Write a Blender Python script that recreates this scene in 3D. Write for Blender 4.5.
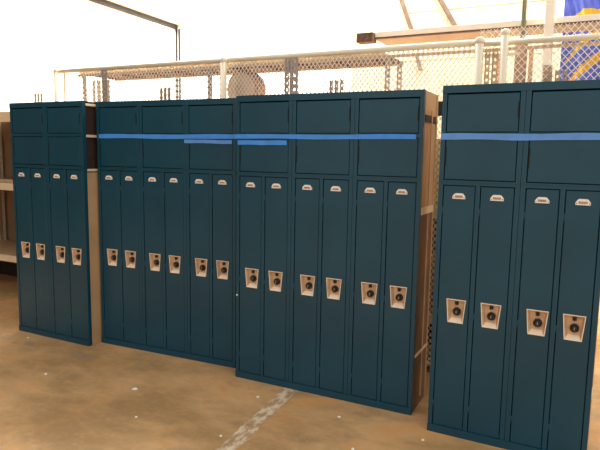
import bpy, bmesh, math, random
from mathutils import Vector, Matrix
random.seed(7)
S = bpy.context.scene
for o in list(bpy.data.objects): bpy.data.objects.remove(o)

# ------------------------------------------------------------------ camera
PITCH, ROLL, CAM_H, F_PX = 0.1252, 0.0165, 1.4826, 573.58
fw = Vector((0, math.cos(PITCH), -math.sin(PITCH)))
r0 = Vector((1, 0, 0)); u0 = r0.cross(fw)
rr = r0*math.cos(ROLL) + u0*math.sin(ROLL); uu = -r0*math.sin(ROLL) + u0*math.cos(ROLL)
cam = bpy.data.cameras.new('camera'); cam.sensor_width = 36; cam.lens = F_PX/600*36
cam.clip_start = .05; cam.clip_end = 100
co = bpy.data.objects.new('camera', cam); S.collection.objects.link(co)
co.matrix_world = Matrix(((rr.x, uu.x, -fw.x, 0), (rr.y, uu.y, -fw.y, 0), (rr.z, uu.z, -fw.z, CAM_H), (0, 0, 0, 1)))
S.camera = co

# ------------------------------------------------------------------ world and light
TH = 0.463                                   # the locker line is turned this much from the camera's x axis
UD = Vector((math.cos(TH), -math.sin(TH), 0)); VD = Vector((math.sin(TH), math.cos(TH), 0))
P0 = Vector((-.4112, 3.6616, 0))
def P(s, v, z=0): return P0 + UD*s + VD*v + Vector((0, 0, z))

w = bpy.data.worlds.new('world'); S.world = w; w.use_nodes = True
bg = w.node_tree.nodes['Background']
bg.inputs[0].default_value = (1.0, .97, .93, 1); bg.inputs[1].default_value = 1.0

def area(name, loc, target, sx, sy, power, col=(1, .96, .9)):
    l = bpy.data.lights.new(name, 'AREA'); l.shape = 'RECTANGLE'; l.size = sx; l.size_y = sy
    l.energy = power; l.color = col
    o = bpy.data.objects.new(name, l); S.collection.objects.link(o); o.location = loc
    o.rotation_euler = (Vector(target) - Vector(loc)).to_track_quat('-Z', 'Y').to_euler()
    return o
area('back_wall_fill', P(-.8, 3.6, 6.2), P(-1.2, 5.4, 2.3), 8, 1.2, 1300)  # unseen lamp added to wash the back wall white
area('left_wall_fill', P(-3.0, 3.4, 6.0), P(-4.78, 3.4, 3.2), 3, 1.2, 300)  # second added lamp out of view, brightens the left wall

S.view_settings.view_transform = 'Standard'; S.view_settings.look = 'None'
S.view_settings.exposure = 0.0; S.view_settings.gamma = 1; S.view_settings.use_curve_mapping = False

# ------------------------------------------------------------------ materials
def lin(c):
    return tuple((x/255/12.92 if x/255 <= .04045 else ((x/255+.055)/1.055)**2.4) for x in c) + (1,)
def mat(name, rgb, rough=.5, metal=0, noise=.0, scale=8, spec=.5, bump=0, coat=0):
    m = bpy.data.materials.new(name); m.use_nodes = True
    nt = m.node_tree; b = nt.nodes['Principled BSDF']
    b.inputs['Roughness'].default_value = rough; b.inputs['Metallic'].default_value = metal
    b.inputs['Specular IOR Level'].default_value = spec; b.inputs['Coat Weight'].default_value = coat
    c = lin(rgb)
    tc = nt.nodes.new('ShaderNodeTexCoord'); n = nt.nodes.new('ShaderNodeTexNoise')
    n.inputs['Scale'].default_value = scale; n.inputs['Detail'].default_value = 5
    nt.links.new(tc.outputs['Object'], n.inputs['Vector'])
    r = nt.nodes.new('ShaderNodeValToRGB')
    r.color_ramp.elements[0].position = .3; r.color_ramp.elements[1].position = .7
    r.color_ramp.elements[0].color = tuple(max(0, x*(1-noise)) for x in c[:3]) + (1,)
    r.color_ramp.elements[1].color = tuple(min(1, x*(1+noise)) for x in c[:3]) + (1,)
    nt.links.new(n.outputs['Fac'], r.inputs['Fac']); nt.links.new(r.outputs['Color'], b.inputs['Base Color'])
    if bump:
        bp = nt.nodes.new('ShaderNodeBump'); bp.inputs['Strength'].default_value = bump; bp.inputs['Distance'].default_value = .004
        nt.links.new(n.outputs['Fac'], bp.inputs['Height']); nt.links.new(bp.outputs['Normal'], b.inputs['Normal'])
    return m
M = dict(
    teal=mat('teal_paint', (13, 67, 86), .35, noise=.12, scale=3.0, spec=.42, bump=.10),
    dark=mat('dark_interior', (22, 22, 22), .9),
    sidebrown=mat('dark_brown_panel', (52, 38, 30), .7, noise=.2),
    tan=mat('tan_steel', (196, 160, 118), .55, noise=.12, scale=5),
    cream=mat('cream_edge', (238, 215, 180), .5, noise=.06),
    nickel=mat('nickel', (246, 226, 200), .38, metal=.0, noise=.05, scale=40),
    lowpanel=mat('shaded_low_panel', (122, 90, 64), .6, noise=.35, scale=5),
    cup=mat('tan_nickel', (206, 170, 134), .4, noise=.15, scale=30),
    plate=mat('plate_nickel', (244, 240, 232), .35, metal=.0, noise=.05, scale=40),
    card=mat('card', (178, 140, 116), .7, noise=.3, scale=90),
    black=mat('black_plastic', (26, 22, 20), .3, noise=.1),
    silver=mat('dial_marks', (190, 180, 170), .3, metal=.5),
    tape=mat('blue_tape', (66, 146, 236), .55, noise=.10, scale=12),
    tape2=mat('pale_blue_tape', (92, 150, 224), .5, noise=.12, scale=12),
    mesh=mat('mesh_wire', (255, 248, 234), .5, noise=.04),
    rail=mat('cream_rail', (255, 240, 214), .5, noise=.06, scale=5),
    rail2=mat('tan_rail', (214, 184, 146), .5, noise=.1, scale=5),
    ply=mat('plywood', (120, 84, 60), .8, noise=.25, scale=6),
    board=mat('particle_board', (190, 160, 122), .75, noise=.12, scale=14),
    grey=mat('grey_galvanised', (176, 166, 156), .5, metal=.1, noise=.08, scale=20),
    pgrey=mat('slotted_steel', (182, 164, 146), .5, noise=.08, scale=20),
    brown=mat('brown_board', (168, 138, 116), .7, noise=.2, scale=12),
    wallw=mat('white_wall', (250, 246, 238), .9, noise=.015, scale=1.2),
    wallb=mat('unseen_dark_wall', (92, 76, 60), .9, noise=.1, scale=2),
    panel=mat('brown_hardboard', (142, 112, 82), .8, noise=.1, scale=6),
    wallc=mat('cream_wall', (208, 190, 160), .9, noise=.03, scale=1.6),
    seam=mat('wall_seam', (226, 200, 168), .8),
    beamd=mat('dark_beam', (30, 22, 18), .6, noise=.15, scale=4),
    trimw=mat('warm_trim', (250, 232, 205), .6),
    rafter=mat('brown_rafter', (104, 84, 68), .7, noise=.35, scale=9),
    duct=mat('cream_beam', (255, 248, 234), .5, noise=.04),
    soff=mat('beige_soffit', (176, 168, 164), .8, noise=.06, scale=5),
    endb=mat('brown_block', (108, 86, 72), .7, noise=.35, scale=25),
    tealgrey=mat('grey_green_pipe', (128, 138, 124), .5),
    blue=mat('banner_blue', (104, 124, 226), .7, noise=.18, scale=7),
    yellow=mat('banner_yellow', (240, 196, 62), .7, noise=.08, scale=7),
    roll=mat('kraft_wrap', (212, 168, 128), .7, noise=.18, scale=16, bump=.5),
    rollw=mat('white_wrap', (248, 218, 180), .7, noise=.06, scale=16),
    carton=mat('carton', (186, 142, 92), .8, noise=.1, scale=6),
    cartony=mat('yellow_carton', (226, 196, 104), .7, noise=.15, scale=14),
    chip=mat('white_chip', (255, 250, 242), .8),
)

def floor_material():
    m = bpy.data.materials.new('worn_concrete'); m.use_nodes = True
    nt = m.node_tree; N = nt.nodes; L = nt.links; b = N['Principled BSDF']
    b.inputs['Roughness'].default_value = .5; b.inputs['Specular IOR Level'].default_value = .35
    geo = N.new('ShaderNodeNewGeometry')
    mp = N.new('ShaderNodeMapping'); mp.vector_type = 'POINT'
    # rotate world coordinates into the (s, v) frame of the locker line
    d0 = N.new('ShaderNodeVectorMath'); d0.operation = 'SUBTRACT'; d0.inputs[1].default_value = tuple(P0)
    L.new(geo.outputs['Position'], d0.inputs[0])
    def dot(v):
        n = N.new('ShaderNodeVectorMath'); n.operation = 'DOT_PRODUCT'; n.inputs[1].default_value = tuple(v)
        L.new(d0.outputs[0], n.inputs[0]); return n.outputs['Value']
    s, v = dot(UD), dot(VD)
    cb = N.new('ShaderNodeCombineXYZ'); L.new(s, cb.inputs[0]); L.new(v, cb.inputs[1])
    def noise(scale, detail, stretch=(1, 1, 1), rough=.6):
        mp = N.new('ShaderNodeMapping'); mp.inputs['Scale'].default_value = stretch
        L.new(cb.outputs[0], mp.inputs[0])
        n = N.new('ShaderNodeTexNoise'); n.inputs['Scale'].default_value = scale; n.inputs['Detail'].default_value = detail
        n.inputs['Roughness'].default_value = rough
        L.new(mp.outputs[0], n.inputs['Vector']); return n.outputs['Fac']
    def math_(op, a, b_, c=None):
        n = N.new('ShaderNodeMath'); n.operation = op
        for i, x in enumerate((a, b_, c)):
            if x is None: continue
            if isinstance(x, (int, float)): n.inputs[i].default_value = x
            else: L.new(x, n.inputs[i])
        return n.outputs[0]
    def ramp(f, a, b_, ca=(0, 0, 0, 1), cb_=(1, 1, 1, 1)):
        n = N.new('ShaderNodeValToRGB'); e = n.color_ramp.elements
        e[0].position = a; e[1].position = b_; e[0].color = ca; e[1].color = cb_
        L.new(f, n.inputs['Fac']); return n.outputs['Color']
    def mix(f, a, b_):
        n = N.new('ShaderNodeMix'); n.data_type = 'RGBA'
        if isinstance(f, (int, float)): n.inputs[0].default_value = f
        else: L.new(f, n.inputs[0])
        for k, x in ((6, a), (7, b_)):
            if isinstance(x, tuple): n.inputs[k].default_value = x
            else: L.new(x, n.inputs[k])
        return n.outputs[2]
    base = ramp(noise(1.5, 6, (.8, 1.4, 1)), .40, .60, lin((184, 144, 96)), lin((226, 180, 126)))
    warm = mix(ramp(noise(2.4, 4), .52, .75), base, lin((228, 166, 100)))
    greyp = mix(math_('MULTIPLY', ramp(noise(2.9, 7, (1, 1.6, 1)), .52, .68), .5), warm, lin((158, 128, 94)))
    fine = mix(math_('MULTIPLY', ramp(noise(26, 5), .5, .75), .22), greyp, lin((236, 206, 164)))
    # worn white floor line, at a right angle to the lockers
    dist = math_('ABSOLUTE', math_('SUBTRACT', math_('ADD', s, math_('MULTIPLY', v, .075)), .418), 0)
    edge = math_('ADD', dist, math_('MULTIPLY', math_('SUBTRACT', noise(14, 4), .5), .05))
    band = math_('LESS_THAN', edge, .048)
    wear = ramp(noise(13, 7, (1.6, .8, 1), .7), .44, .58)
    k = math_('MULTIPLY', math_('MULTIPLY', band, wear), .8)
    c2 = mix(math_('MULTIPLY', band, .35), fine, lin((176, 148, 120)))
    c3 = mix(k, c2, lin((255, 236, 204)))
    # pale scuff marks parallel to the lockers, out in front of the left hand bank
    d2 = math_('ABSOLUTE', math_('ADD', v, .22), 0)
    e2 = math_('LESS_THAN', math_('ADD', d2, math_('MULTIPLY', math_('SUBTRACT', noise(9, 4), .5), .16)), .05)
    k2 = math_('MULTIPLY', math_('MULTIPLY', e2, math_('LESS_THAN', s, -1.0)), math_('MULTIPLY', ramp(noise(8, 6), .46, .6), .5))
    c4 = mix(k2, c3, lin((150, 142, 130)))
    L.new(c4, b.inputs['Base Color'])
    bp = N.new('ShaderNodeBump'); bp.inputs['Strength'].default_value = .12; bp.inputs['Distance'].default_value = .004
    L.new(noise(30, 6), bp.inputs['Height']); L.new(bp.outputs[0], b.inputs['Normal'])
    return m
M['floor'] = floor_material()

# ------------------------------------------------------------------ helpers
class MB:
    """collects shapes of one part into one mesh; mats: one or several material keys"""
    def __init__(self, *mats): self.bm = bmesh.new(); self.mats = mats or ('teal',); self.mi = 0
    def m(self, i): self.mi = i; return self
    def face(self, pts):
        f = self.bm.faces.new([self.bm.verts.new(p) for p in pts]); f.material_index = self.mi; return f
    def box(self, x0, x1, y0, y1, z0, z1):
        v = [self.bm.verts.new((x, y, z)) for x in (x0, x1) for y in (y0, y1) for z in (z0, z1)]
        for q in ((0, 1, 3, 2), (4, 6, 7, 5), (0, 4, 5, 1), (2, 3, 7, 6), (0, 2, 6, 4), (1, 5, 7, 3)):
            f = self.bm.faces.new([v[i] for i in q]); f.material_index = self.mi
        return self
    def cyl(self, c, r, h, axis='z', n=20, r2=None):
        r2 = r if r2 is None else r2
        def pt(a, rad, t):
            x, y = rad*math.cos(a), rad*math.sin(a)
            d = {'z': (x, y, t), 'y': (x, t, y), 'x': (t, x, y)}[axis]
            return (c[0]+d[0], c[1]+d[1], c[2]+d[2])
        A = [self.bm.verts.new(pt(2*math.pi*i/n, r, 0)) for i in range(n)]
        B = [self.bm.verts.new(pt(2*math.pi*i/n, r2, h)) for i in range(n)]
        fs = [self.bm.faces.new((A[i], A[(i+1) % n], B[(i+1) % n], B[i])) for i in range(n)]
        for f in fs: f.smooth = True
        fs += [self.bm.faces.new(A[::-1]), self.bm.faces.new(B)]
        for f in fs: f.material_index = self.mi
        return self
    def sphere(self, c, r, n=16, sz=1):
        g = bmesh.ops.create_uvsphere(self.bm, u_segments=n, v_segments=n//2, radius=r,
                                      matrix=Matrix.Translation(c) @ Matrix.Diagonal((1, 1, sz, 1)))
        for v in g['verts']:
            for f in v.link_faces: f.material_index = self.mi; f.smooth = True
        return self
    def prism(self, pts, y0, y1):
        """outline in x,z extruded along y"""
        A = [self.bm.verts.new((x, y0, z)) for x, z in pts]; B = [self.bm.verts.new((x, y1, z)) for x, z in pts]
        n = len(pts); fs = [self.bm.faces.new(A), self.bm.faces.new(B[::-1])]
        fs += [self.bm.faces.new((A[i], B[i], B[(i+1) % n], A[(i+1) % n])) for i in range(n)]
        for f in fs: f.material_index = self.mi
        return self
    def bar(self, a, b, wd, dp):
        """flat bar from a to b (x,z) in the plane y, width wd, y from dp[0] to dp[1]"""
        dx, dz = b[0]-a[0], b[1]-a[1]; l = math.hypot(dx, dz)
        if l < 1e-6: return self
        nx, nz = -dz/l*wd/2, dx/l*wd/2
        return self.prism([(a[0]+nx, a[1]+nz), (b[0]+nx, b[1]+nz), (b[0]-nx, b[1]-nz), (a[0]-nx, a[1]-nz)], *dp)
    def build(self, name, parent=None, bevel=0, label=None, loc=None):
        bmesh.ops.recalc_face_normals(self.bm, faces=self.bm.faces)
        me = bpy.data.meshes.new(name); self.bm.to_mesh(me); self.bm.free()
        for k in self.mats: me.materials.append(M[k])
        o = bpy.data.objects.new(name, me); S.collection.objects.link(o)
        if parent: o.parent = parent
        if loc is not None: o.location = loc
        if bevel:
            b = o.modifiers.new('bevel', 'BEVEL'); b.width = bevel; b.segments = 2; b.limit_method = 'ANGLE'; b.angle_limit = .6
        if label: o['label'] = label
        return o
def tag(o, label=None, cat=None, group=None, kind=None):
    for k, v in (('label', label), ('category', cat), ('group', group), ('kind', kind)):
        if v: o[k] = v
    return o
def empty(name, loc, ang, label=None, cat=None, group=None):
    o = bpy.data.objects.new(name, None); S.collection.objects.link(o)
    o.location = loc; o.rotation_euler = (0, 0, ang); o.empty_display_size = .1
    return tag(o, label, cat, group)
def place(o, s=0, v=0, z=0): o.location = P(s, v, z); o.rotation_euler = (0, 0, -TH); return o

# ------------------------------------------------------------------ setting
b = MB('floor'); b.box(-14, 14, -9, 12, -.1, 0); tag(b.build('floor'), kind='structure')
def turn(o):                              # the left wall stands slightly off square, turned about the room corner
    c = P(WS, WV); a = .048
    o.location = c + Matrix.Rotation(a, 3, 'Z') @ (o.location - c); o.rotation_euler.z += a; return o
WS, WV, WZ = -4.47, 5.0, 3.607           # left wall, back wall, top of the wide opening in the left wall
b = MB('wallw', 'wallc', 'seam'); b.box(WS-.2, -1.21, WV, WV+.2, 0, 5.6)
b.m(1).box(-1.21, 6, WV, WV+.2, 0, 5.6)
b.m(2)
for s in (-1.21, -.26, .13, .62, 1.9): b.box(s-.007, s+.007, WV-.006, WV, 2.0, 5.6)
for z in (3.45, 3.1, 2.8): b.box(-.45, 1.5, WV-.006, WV, z-.006, z+.006)
place(tag(b.build('wall_back'), kind='structure'))
b = MB('wallw'); b.box(WS-.2, WS, 1.4, WV, 0, 5.6); turn(place(tag(b.build('wall_left'), kind='structure')))
b = MB('wallb'); b.box(WS-.22, WS, -7, 1.4, 0, 5.6); turn(place(tag(b.build('wall_left'), kind='structure')))   # unseen stretch, added dark to deepen the reflection in the left bank
# dark header along the left wall with a pale ledge over it and the paired corner tracks
b = MB('beamd', 'trimw'); b.box(WS, WS+.04, -7, WV, WZ-.07, WZ); b.m(1).box(WS, WS+.12, -7, WV, WZ, WZ+.02)
turn(place(tag(b.build('trim_1'), kind='structure')))
b = MB('beamd'); b.box(WS+.005, WS+.038, WV-.012, WV, 0, WZ-.07); b.box(WS+.062, WS+.098, WV-.012, WV, 0, WZ-.07)
place(tag(b.build('trim_2'), kind='structure'))

# ------------------------------------------------------------------ lockers
H, BASE, CAP = 1.83, .042, .042
Z1, Z2, Z3, Z4 = 1.788, 1.596, 1.574, 1.358      # box rows
Z5 = 1.333                                        # top of the tall doors
POST, MID, DEP = .024, .022, .31

def door_mesh(x0, x1, z0, z1, yf=.002, t=.016, hole=None):
    """door leaf with chamfered edge; hole = trapezoid (4 x,z points: bl, br, tr, tl)"""
    b = MB('teal'); c = .0025; bm = b.bm
    o = [(x0, z0), (x1, z0), (x1, z1), (x0, z1)]
    i = [(x0+c, z0+c), (x1-c, z0+c), (x1-c, z1-c), (x0+c, z1-c)]
    B = [bm.verts.new((x, yf+t, z)) for x, z in o]; O = [bm.verts.new((x, yf+c, z)) for x, z in o]
    I = [bm.verts.new((x, yf, z)) for x, z in i]
    for k in range(4):
        n = (k+1) % 4
        bm.faces.new((B[k], B[n], O[n], O[k])); bm.faces.new((O[k], O[n], I[n], I[k]))
    if hole:
        Hh = [bm.verts.new((x, yf, z)) for x, z in hole]; Hb = [bm.verts.new((x, yf+t, z)) for x, z in hole]
        for k in range(4):
            n = (k+1) % 4
            bm.faces.new((I[k], I[n], Hh[n], Hh[k])); bm.faces.new((Hh[k], Hh[n], Hb[n], Hb[k])); bm.faces.new((Hb[k], Hb[n], B[n], B[k]))
    else:
        bm.faces.new(I); bm.faces.new(B[::-1])
    return b

def pocket_parts(parent, cx, zt, zb, wt, wb):
    yf = .002
    O = [(cx-wb/2, zb), (cx+wb/2, zb), (cx+wt/2, zt), (cx-wt/2, zt)]
    def inset(k, kb=None):
        kb = k if kb is None else kb
        return [(cx-wb/2+k, zb+kb), (cx+wb/2-k, zb+kb), (cx+wt/2-k, zt-k), (cx-wt/2+k, zt-k)]
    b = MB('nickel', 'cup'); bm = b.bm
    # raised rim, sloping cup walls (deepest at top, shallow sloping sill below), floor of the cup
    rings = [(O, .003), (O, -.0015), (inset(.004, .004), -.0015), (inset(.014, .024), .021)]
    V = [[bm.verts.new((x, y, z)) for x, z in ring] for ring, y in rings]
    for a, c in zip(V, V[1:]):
        for k in range(4): bm.faces.new((a[k], a[(k+1) % 4], c[(k+1) % 4], c[k])).material_index = 0 if a is not V[2] or k == 0 else 1  # bottom sill in the paler nickel: light from above put into the colour
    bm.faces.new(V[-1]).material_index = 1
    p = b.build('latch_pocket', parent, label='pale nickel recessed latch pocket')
    b = MB('black', 'silver'); zc = (zt+zb)/2-.004; cx2 = cx+.003
    b.cyl((cx2, .009, zc), .021, .012, 'y', 24); b.cyl((cx2, -.001, zc), .011, .010, 'y', 16, r2=.017)
    b.m(1)
    for k in range(10):
        a = k*math.pi/5; b.box(cx2+.016*math.cos(a)-.001, cx2+.016*math.cos(a)+.001, .0082, .009, zc+.016*math.sin(a)-.001, zc+.016*math.sin(a)+.001)
    b.box(cx2-.0012, cx2+.0012, -.002, -.001, zc-.007, zc+.007)
    b.build('combination_dial', parent, label='black combination dial')
    b = MB('black'); b.box(cx-.008, cx+.010, .012, .0209, zt-.030, zt-.014); b.cyl((cx, .006, zt-.026), .005, .01, 'y', 10)
    b.build('latch_catch', parent)

def plate_parts(parent, cx, zc):
    w2, h2 = .032, .0145
    out = [(-w2, -h2), (w2, -h2), (w2, -h2+.012), (w2-.010, h2-.003), (w2-.016, h2), (-w2+.016, h2), (-w2+.010, h2-.003), (-w2, -h2+.012)]
    b = MB('plate', 'black'); b.prism([(cx+x, zc+z) for x, z in out], -.0035, .002)
    b.m(1)
    for sx in (-1, 1): b.cyl((cx+sx*.027, -.0042, zc-.007), .0026, .001, 'y', 8)
    b.build('card_holder', parent, bevel=.0012, label='pale nickel card holder')
    b = MB('card'); b.box(cx-.019, cx+.019, -.0045, -.0034, zc-.008, zc+.003); b.build('card', parent, label='brown faded card')

def make_bank(loc, ang, widths, label, side='full'):
    root = empty('locker_bank', loc, -ang, label, 'lockers')
    n = len(widths); X = [0]
    for w_ in widths: X.append(X[-1]+w_)
    T = X[-1]
    f = MB('teal')
    f.box(0, T, -.006, .03, 0, BASE)                         # base
    f.box(0, T, -.002, .03, H-CAP+.004, H)                # cap
    for i in range(n):
        a, c = X[i], X[i+1]; g = .0008
        f.box(a+g, a+POST, 0, .03, BASE, H-CAP+.004); f.box(c-POST, c-g, 0, .03, BASE, H-CAP+.004)
        f.box(a+POST, c-POST, .0, .03, Z2, Z2-.022); f.box(a+POST, c-POST, -.001, .03, Z5, Z4); f.box(a+.004, c-.004, -.004, 0, Z4-.008, Z4-.001)
        m_ = (a+c)/2; f.box(m_-MID/2, m_+MID/2, 0, .03, BASE, Z5)
        f.box(a+g, c-g, .004, .03, BASE, BASE+.0005)
    f.build('face_frame', root, bevel=.0015)
    # carcass: back, top, bottom, dividers (one formed sheet body)
    c_ = MB('sidebrown')
    c_.box(.004, T-.004, DEP-.004, DEP, 0, H-.002); c_.box(.004, T-.004, .03, DEP-.004, H-.006, H-.002)
    c_.box(.004, T-.004, .03, DEP-.004, .03, .034); c_.box(.012, T-.012, .03, DEP-.004, Z5+.004, Z5+.008)
    c_.box(.012, T-.012, .03, DEP-.004, Z2-.014, Z2-.010)
    for x in X[1:-1]: c_.box(x-.002, x+.002, .03, DEP-.004, .034, H-.006)
    c_.build('carcass', root, label='brown steel body behind the painted front')
    for sx, x in ((-1, 0), (1, T)):
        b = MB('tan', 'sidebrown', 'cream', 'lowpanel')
        def bx(x0, x1, *r): b.box(min(x-sx*x0, x-sx*x1), max(x-sx*x0, x-sx*x1), *r)
        if side == 'open' and sx == 1:
            bx(.002, .006, .03, DEP-.002, .034, Z5-.02)
            b.m(1); bx(.022, .026, .03, DEP-.004, Z5-.02, H-.008)
            b.m(2)
            for z in (Z5-.012, Z2-.026, H-.034): bx(.001, .022, .034, DEP-.002, z, z+.018)
            b.m(0); bx(-.001, .022, .034, DEP-.002, .002, .05)
        else:
            bx(.002, .006, .03, DEP-.002, 1.17, H-.004)
            b.m(3); bx(.002, .006, .03, DEP-.002, .002, 1.17)  # lower side mottled and darker: shade of the gap put into the colour
            b.m(0); bx(-.002, .002, DEP-.03, DEP-.002, .002, H-.004)
            bx(-.003, .002, .17, .19, .05, H-.10)
            b.m(1); bx(-.002, .003, .034, DEP-.031, 1.66, 1.70)  # dark strip and upper cream bar model bands of shade and light
            b.m(2); bx(-.004, .003, .034, DEP-.031, 1.15, 1.19); bx(-.004, .003, .034, DEP-.031, .33, .345)
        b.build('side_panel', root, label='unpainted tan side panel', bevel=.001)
    G = .0045
    for i in range(n):
        a, c = X[i]+POST, X[i+1]-POST
        for row, (zb, zt) in enumerate(((Z2, Z1), (Z4, Z3))):
            d = door_mesh(a+G*.7, c-G*.7, zb+G*.6, zt-G*.6).build('box_door', root)
            b = MB('dark')
            if row == 0: b.box(c-G*.7-.006, c-G*.7+.0005, -.0004, .006, zb+.07, zt-.045)
            else: b.box(a+G*.7-.0005, a+G*.7+.006, -.0004, .006, zb+.07, zt-.05)
            b.build('pull_slot', d, label='dark finger slot at the door edge')
        m_ = (a+c)/2
        for k, (d0, d1) in enumerate(((a, m_-MID/2), (m_+MID/2, c))):
            d0 += G*.7; d1 -= G*.7; dc = (d0+d1)/2
            pc = dc + (.014 if k == 0 else .002)
            zt, zb, wt, wb = .742, .617, .100, .078
            hole = [(pc-wb/2+.002, zb+.002), (pc+wb/2-.002, zb+.002), (pc+wt/2-.002, zt-.002), (pc-wt/2+.002, zt-.002)]
            d = door_mesh(d0, d1, BASE+.0006, Z5-G*.7, hole=hole).build('locker_door', root)
            pocket_parts(d, pc, zt, zb, wt, wb)
            plate_parts(d, dc+.001, 1.278)
            b = MB('teal')
            b.bm.free()
            for hz in (.16, .66, 1.20): MB('teal').cyl((d0-.001, .002, hz-.02), .003, .04, 'z', 8).build('hinge', d)
    return root, T

W = .3973
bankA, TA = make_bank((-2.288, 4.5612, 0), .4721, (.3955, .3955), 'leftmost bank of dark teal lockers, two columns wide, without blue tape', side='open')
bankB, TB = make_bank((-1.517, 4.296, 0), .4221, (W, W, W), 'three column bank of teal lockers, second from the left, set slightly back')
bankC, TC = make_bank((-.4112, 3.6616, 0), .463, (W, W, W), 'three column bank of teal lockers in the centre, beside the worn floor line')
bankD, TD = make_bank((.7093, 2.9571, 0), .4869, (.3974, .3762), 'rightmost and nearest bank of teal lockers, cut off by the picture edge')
b = MB('plate'); b.cyl((.010, -.004, .556), .006, .0045, 'y', 12); b.sphere((.010, -.004, .556), .005, 10)
b.build('screw_cap', bankC, label='small white cap on the left post')

# blue tape strips
def tape(bank, loc, ang, x0, x1, z, h, label, m='tape', sag=.002, y=-.0032, slope=0):
    b = MB(m); n = max(6, int((x1-x0)/.05)); bm = b.bm
    rows = []
    for i in range(n+1):
        t = i/n; x = x0+(x1-x0)*t; dz = sag*math.sin(t*9+x0*5)+slope*t; hh = h/2*(1+.06*math.sin(t*17))
        yy = y-.0006*abs(math.sin(t*23))
        rows.append([bm.verts.new((x, yy, z+dz+hh)), bm.verts.new((x, yy, z+dz-hh)), bm.verts.new((x, yy+.0007, z+dz-hh)), bm.verts.new((x, yy+.0007, z+dz+hh))])
    for a, c in zip(rows, rows[1:]):
        for k in range(4): bm.faces.new((a[k], a[(k+1) % 4], c[(k+1) % 4], c[k]))
    bm.faces.new(rows[0]); bm.faces.new(rows[-1][::-1])
    o = b.build('tape_strip'); o.location = loc; o.rotation_euler = (0, 0, -ang)
    return tag(o, label, 'tape')
LA, LB, LC, LD = [tuple(x.location) for x in (bankA, bankB, bankC, bankD)]
tape(bankB, LB, .4221, .022, TB+.012, 1.580, .030, 'long blue painter\'s tape strip across the bank second from the left')
tape(bankC, LC, .463, -.006, 1.155, 1.578, .027, 'long blue painter\'s tape strip across the middle locker bank')
tape(bankD, LD, .4869, .002, TD-.01, 1.576, .031, 'blue painter\'s tape strip across the rightmost locker bank', m='tape2')
tape(bankB, LB, .4221, 2*W-.012, 3*W-.03, 1.549, .024, 'short lower blue tape piece, on the bank second from the left', m='tape2', y=-.0018, slope=-.004, sag=.001)
tape(bankC, LC, .463, .012, .362, 1.541, .028, 'short lower blue tape piece, on the first column of the middle bank', m='tape', y=-.0018, sag=.001)

# ------------------------------------------------------------------ storage rack behind the lockers
rack = place(empty('storage_rack', (0, 0, 0), 0, 'long storage rack with board shelves and a high plywood deck, standing behind the lockers', 'rack'))
def shelf(z, t, m, name='shelf', s0=-4.22, s1=1.86, v0=.72, v1=1.35, label=None):
    b = MB(m, 'cream'); b.box(s0, s1, v0, v1, z-.02, z); b.m(1).box(s0, s1, v0-.02, v0, z-t, z+.004)
    for k in range(int((s1-s0)/.7)+1):
        x = s0+k*.7; b.box(x, x+.03, v0, v1, z-.05, z-.021)
    return b.build(name, rack, label=label, bevel=.002)
shelf(1.83, .095, 'board', label='topmost long shelf with a deep cream edge')
shelf(1.13, .065, 'board')
shelf(.40, .06, 'board')
def slotted(b, x, v, z0, z1, w_=.034, th=.004, pitch=.04):
    """punched angle post: a ladder of steel with real slots plus the side flange"""
    rail = w_*.3
    b.box(x-w_/2, x-w_/2+rail, v, v+th, z0, z1); b.box(x+w_/2-rail, x+w_/2, v, v+th, z0, z1)
    b.box(x-w_/2-.001, x-w_/2+th, v, v+w_*.8, z0, z1)
    z = z0
    while z < z1-.001:
        b.box(x-w_/2+rail, x+w_/2-rail, v, v+th, z, min(z+pitch*.55, z1)); z += pitch
for s in (-4.1, -2.608, -1.117, .393, 1.80):
    b = MB('pgrey')
    for dx in (-.040, 0, .040): slotted(b, s+dx, .665, 0, 1.99, .024, .004)
    for z in (.37, 1.10, 1.79): b.box(s-.052, s+.052, .669, .70, z-.02, z)
    b.build('upright', rack, label='triple punched steel upright')
for s in (-4.1, -2.608, -1.117, .393, 1.80):
    b = MB('pgrey'); slotted(b, s, 1.34, 0, 1.86, .04); b.build('rear_upright', rack)
b = MB('panel'); b.box(-4.25, -.9, 1.382, 1.392, 0, 1.80); b.box(-.9, 1.86, 1.382, 1.392, 0, 1.12)
b.build('back_panel', rack, label='tan board back panel')
b = MB('sidebrown'); b.box(-4.22, 1.86, 1.30, 1.312, 0, .35); b.build('under_shelf_shade', rack, label='dark sheet added as shade under the lowest shelf')  # dark sheet stands in for the shade below the lowest shelf
b = MB('sidebrown'); b.box(.98, 1.30, .690, .699, 1.735, 1.825); b.build('beam_dark_strip', rack, label='dark strip on the top beam')  # dark overlay on a short stretch of the cream beam

# top deck carried by its own posts
deck = rack
b = MB('ply', 'rail2'); b.box(-2.14, .70, .76, 1.17, 2.156, 2.170)
for k in range(10):
    x = -2.10+k*.295; b.box(x, x+.03, .76, 1.17, 2.142, 2.156)
b.build('deck_board', deck, label='dark plywood deck board')
b = MB('rail2'); b.box(-2.15, .71, 1.17, 1.19, 2.142, 2.174); b.box(-2.15, .71, .74, .76, 2.142, 2.174); b.build('deck_edge', deck)
for x, v, w_ in ((-2.095, .742, .04), (.735, .742, .035), (-.73, .742, .04)):
    b = MB('pgrey'); slotted(b, x, v, 0, 2.142, w_); b.build('deck_post', deck)
for x, v, w_ in ((-2.450, 1.192, .03), (-2.384, 1.192, .045), (-2.278, 1.192, .075), (-.928, 1.192, .03), (.68, 1.192, .04)):
    b = MB('pgrey'); slotted(b, x, v, 0, 2.16, w_); b.build('deck_post', deck)

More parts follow.
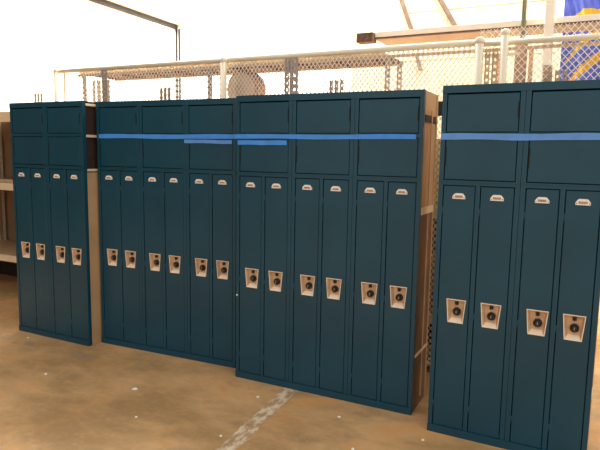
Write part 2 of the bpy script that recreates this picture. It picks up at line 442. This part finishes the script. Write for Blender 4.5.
# ------------------------------------------------------------------ wire mesh screen
fence = place(empty('mesh_screen', (0, 0, 0), 0, 'tall cream wire mesh screen with pipe rail behind the lockers', 'mesh screen'))
def mesh_part(name, s0, s1, z0, z1, cw, ch, wd, v):
    b = MB('mesh'); k = ch/cw
    for sg, y0 in ((1, v), (-1, v+.0025)):
        n0 = int(-(z1-z0)/k/cw)-2; n1 = int((s1-s0+(z1-z0)/k)/cw)+2
        for i in range(n0, n1):
            x0 = s0+i*cw                      # base crossing
            if sg == 1: a, c = (x0, z0), (x0+(z1-z0)/k, z1)
            else: a, c = (x0, z1), (x0+(z1-z0)/k, z0)
            # clip in s
            def at(x): t = (x-a[0])/(c[0]-a[0]); return (x, a[1]+(c[1]-a[1])*t)
            if c[0] <= s0 or a[0] >= s1: continue
            A = at(s0) if a[0] < s0 else a; C = at(s1) if c[0] > s1 else c
            b.bar(A, C, wd, (y0, y0+.002))
    return b.build(name, fence)
mesh_part('diamond_mesh', -2.14, 1.34, .06, 2.185, .033, .044, .0052, .706)
mesh_part('chain_link', 1.34, 2.45, 1.00, 2.26, .040, .044, .0045, .706)
b = MB('rail'); b.cyl((-2.37, .70, 2.180), .019, 3.71, 'x', 14); b.build('top_rail', fence)
b = MB('rail'); b.cyl((1.34, .70, 2.172), .017, 1.12, 'x', 14); b.build('end_rail', fence)
b = MB('rail2'); b.cyl((-2.14, .70, .06), .014, 3.64, 'x', 10); b.build('bottom_rail', fence)
b = MB('rail2'); b.box(-2.14, 2.4, .712, .722, 2.125, 2.145); b.build('mesh_stiffener', fence)
for x, r, top, m in ((-2.375, .021, 2.18, 'rail'), (-2.27, .008, 2.165, 'rail2'), (-.555, .024, 2.175, 'rail'), (1.345, .026, 2.185, 'rail'), (1.492, .023, 2.225, 'rail')):
    b = MB(m); b.cyl((x, .675, 0), r, top, 'z', 16)
    if r > .02: b.sphere((x, .675, top), r*1.22, 16, .9)
    b.build('fence_post', fence)
for x, w_, top in ((-1.80, .06, 2.165), (-.012, .034, 2.165), (.046, .066, 2.165)):
    b = MB('grey'); slotted(b, x, .688, 0, top, w_, .004, .05); b.build('punched_post', fence, label='wide grey punched post')
b = MB('rail2'); slotted(b, 1.395, .69, 0, 2.14, .03); b.build('punched_post', fence)
b = MB('rail2'); slotted(b, 1.44, .69, 0, 2.14, .035); b.build('punched_post', fence)
b = MB('rail'); b.bar((1.37, 2.10), (1.58, 2.10), .018, (.69, .70)); b.build('cross_bracket', fence)

# ------------------------------------------------------------------ goods on the rack
def good(b, name, label, cat, s, v, z, ang=0, group=None):
    o = b.build(name, bevel=.004); place(o, s, v, z); o.rotation_euler.z += ang; return tag(o, label, cat, group)
b = MB('roll', 'rollw')
n = 36
for (r_a, y_a), (r_b, y_b), mi in (((.125, 0), (.148, .025), 0), ((.148, .025), (.148, .14), 0), ((.148, .14), (.125, .16), 0)):
    A = [b.bm.verts.new((r_a*math.cos(t*2*math.pi/n), y_a, r_a*math.sin(t*2*math.pi/n))) for t in range(n)]
    B_ = [b.bm.verts.new((r_b*math.cos(t*2*math.pi/n), y_b, r_b*math.sin(t*2*math.pi/n))) for t in range(n)]
    for t in range(n):
        f_ = b.bm.faces.new((A[t], A[(t+1) % n], B_[(t+1) % n], B_[t])); f_.material_index = mi; f_.smooth = True
b.m(1)
for k in range(5):                                        # layered end of the roll
    r = .125-.024*k
    for yy, rr_ in ((-.004*(k % 2), r),):
        b.cyl((0, yy-.002, 0), rr_, .006+.004*(k % 2), 'y', 32)
b.m(0).cyl((0, .158, 0), .12, .004, 'y', 32)
good(b, 'wrapped_roll', 'thick tan wrapped roll lying on the top shelf behind the mesh', 'roll', -.515, .86, 1.980)

def carton(dx, dy, dz, m):
    b = MB(m, 'board'); b.box(-dx/2, dx/2, 0, dy, 0, dz-.004)
    b.box(-dx/2, -.002, 0, dy, dz-.004, dz); b.box(.002, dx/2, 0, dy, dz-.004, dz)
    b.m(1).box(-.025, .025, -.0008, dy+.0008, dz-.06, dz+.0008); return b
good(carton(.34, .4, .46, 'cartony'), 'carton', 'yellowish carton on the middle shelf in the gap beside the rightmost bank', 'box', 1.12, .78, 1.13)
good(carton(.40, .4, .34, 'carton'), 'carton', 'tan carton on the low shelf in the gap beside the rightmost bank', 'box', 1.12, .78, .40)
for s, w_, top, m, lab in ((1.575, .07, 2.20, 'brown', 'wide grey brown board standing upright behind the right fence posts'),
                           (1.635, .025, 2.14, 'roll', 'narrow reddish board standing upright beside the wide grey brown board'),
                           (1.465, .06, 2.12, 'roll', 'tan board standing upright between the two right fence posts'),
                           (1.735, .05, 2.04, 'brown', 'short brown board end standing upright under the white column')):
    b = MB(m); b.box(-w_/2, w_/2, 0, .03, 0, top-1.83); b.box(-w_/2+.012, w_/2-.012, -.003, 0, .02, top-1.83-.02)
    good(b, 'board', lab, 'board', s, .80, 1.83)

# ------------------------------------------------------------------ high structure on the right
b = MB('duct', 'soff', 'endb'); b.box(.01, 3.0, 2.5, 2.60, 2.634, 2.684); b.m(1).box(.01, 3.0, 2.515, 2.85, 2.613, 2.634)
b.m(2).box(.01, 3.0, 2.503, 2.53, 2.620, 2.634)
place(tag(b.build('trim_3', bevel=.003), kind='structure'))
b = MB('endb')
b.box(-.165, .008, 2.44, 2.56, 2.585, 2.675)
for k in range(6): b.box(-.155+.026*k, -.143+.026*k, 2.435, 2.44, 2.595, 2.665)
o = b.build('vent_box', bevel=.003); place(tag(o, 'small dark brown ribbed box at the left end of the overhead beam', 'vent box'))
b = MB('duct'); b.box(1.577, 1.648, 2.38, 2.48, 0, 5.4); b.box(1.555, 1.668, 2.36, 2.49, 0, .02)
place(tag(b.build('column', bevel=.004), 'square white steel column rising behind the right fence posts', 'column'))
b = MB('tealgrey'); b.cyl((1.398, 2.46, 2.3), .02, 3.1, 'z', 12); b.box(1.378, 1.418, 2.46, 2.4995, 2.64, 2.675)
place(tag(b.build('conduit_pipe'), 'thin grey green vertical pipe left of the white column', 'pipe'))
for (a, c, wd, lab) in (((-.56, 3.78), (-.339, 3.209), .05, 'left brown diagonal brace high on the cream back wall'),
                        ((-.08, 3.78), (.267, 3.201), .06, 'right brown diagonal brace high on the cream back wall'),
                        ((-.254, 2.864), (-.188, 2.657), .04, 'short brown diagonal brace on the back wall under the overhead beam')):
    b = MB('rafter'); b.bar(a, c, wd, (WV-.06, WV-.001)); b.bar(a, c, wd*.4, (WV-.07, WV-.06))
    place(tag(b.build('wall_brace'), lab, 'brace'))

# banner: folded blue cloth with yellow sweeps
bn = place(empty('hanging_banner', (0, 0, 0), 0, 'blue banner with yellow sweeps hanging behind the fence at the right edge', 'banner'))
def sheet(b, s0, s1, z0, z1, v, fn=None, nx=40, nz=24):
    g = [[b.bm.verts.new((s0+(s1-s0)*i/nx, v+.022*math.sin((s0+(s1-s0)*i/nx)*26)+.01*math.sin(i*.9+j*.25), z0+(z1-z0)*j/nz)) for j in range(nz+1)] for i in range(nx+1)]
    for i in range(nx):
        for j in range(nz):
            x, z = s0+(s1-s0)*(i+.5)/nx, z0+(z1-z0)*(j+.5)/nz
            f_ = b.bm.faces.new((g[i][j], g[i+1][j], g[i+1][j+1], g[i][j+1])); f_.smooth = True
            f_.material_index = fn(x, z) if fn else 0
def pattern(x, z):
    # sweeping yellow bands rising to the right
    t = x-1.68
    for zc, hh, k in ((1.95, .045, .55), (2.20, .05, .50), (2.375, .035, .70), (2.62, .05, .30), (2.66, .09, .42)):
        if abs(z-(zc+k*t+.06*math.sin(t*9+zc*5))) < hh*min(1, max(0, (t-.02)*6)) : return 1
    return 0
b = MB('blue', 'yellow'); sheet(b, 1.685, 3.0, 1.5, 3.7, 3.10, pattern, 150, 240)
o = b.build('cloth', bn); sd = o.modifiers.new('thickness', 'SOLIDIFY'); sd.thickness = .004
b = MB('duct'); b.cyl((1.64, 3.11, 3.71), .012, 1.6, 'x', 10); b.build('hanging_rod', bn)

# ------------------------------------------------------------------ chips on the floor
chips = [(-1.015, 3.43, .017, 'largest white paint chip on the floor in front of the bank second from the left'),
         (-.90, 3.05, .008, 'small white chip on the floor nearest below the largest chip'),
         (-1.668, 3.647, .009, 'small pale chip on the floor in front of the leftmost bank'),
         (-2.13, 4.37, .008, 'tiny white chip at the foot of the leftmost bank'),
         (-.239, 3.341, .010, 'white chip left of the worn floor line, near the lockers'),
         (-.397, 2.85, .007, 'small white chip left of the worn floor line, near the bottom edge'),
         (.239, 3.092, .007, 'small pale chip on the floor in front of the middle bank'),
         (.663, 2.843, .007, 'small pale chip on the floor at the gap beside the rightmost bank'),
         (.287, 2.739, .007, 'tiny white chip at the bottom edge right of the worn floor line')]
for x, y, r, lab in chips:
    b = MB('chip'); n = 7; pts = []
    for k in range(n):
        a = 2*math.pi*k/n; q = 1.3*r*(.65+.6*random.random()); pts.append((q*math.cos(a), q*.9*math.sin(a)))
    lo = [b.bm.verts.new((p[0], p[1], 0)) for p in pts]; hi = [b.bm.verts.new((p[0]*.8, p[1]*.8, .004)) for p in pts]
    for k in range(n): b.bm.faces.new((lo[k], lo[(k+1) % n], hi[(k+1) % n], hi[k]))
    b.bm.faces.new(hi); b.bm.faces.new(lo[::-1])
    o = b.build('paint_chip', loc=(x, y, 0)); tag(o, lab, 'paint chip', 'paint chips on the floor')
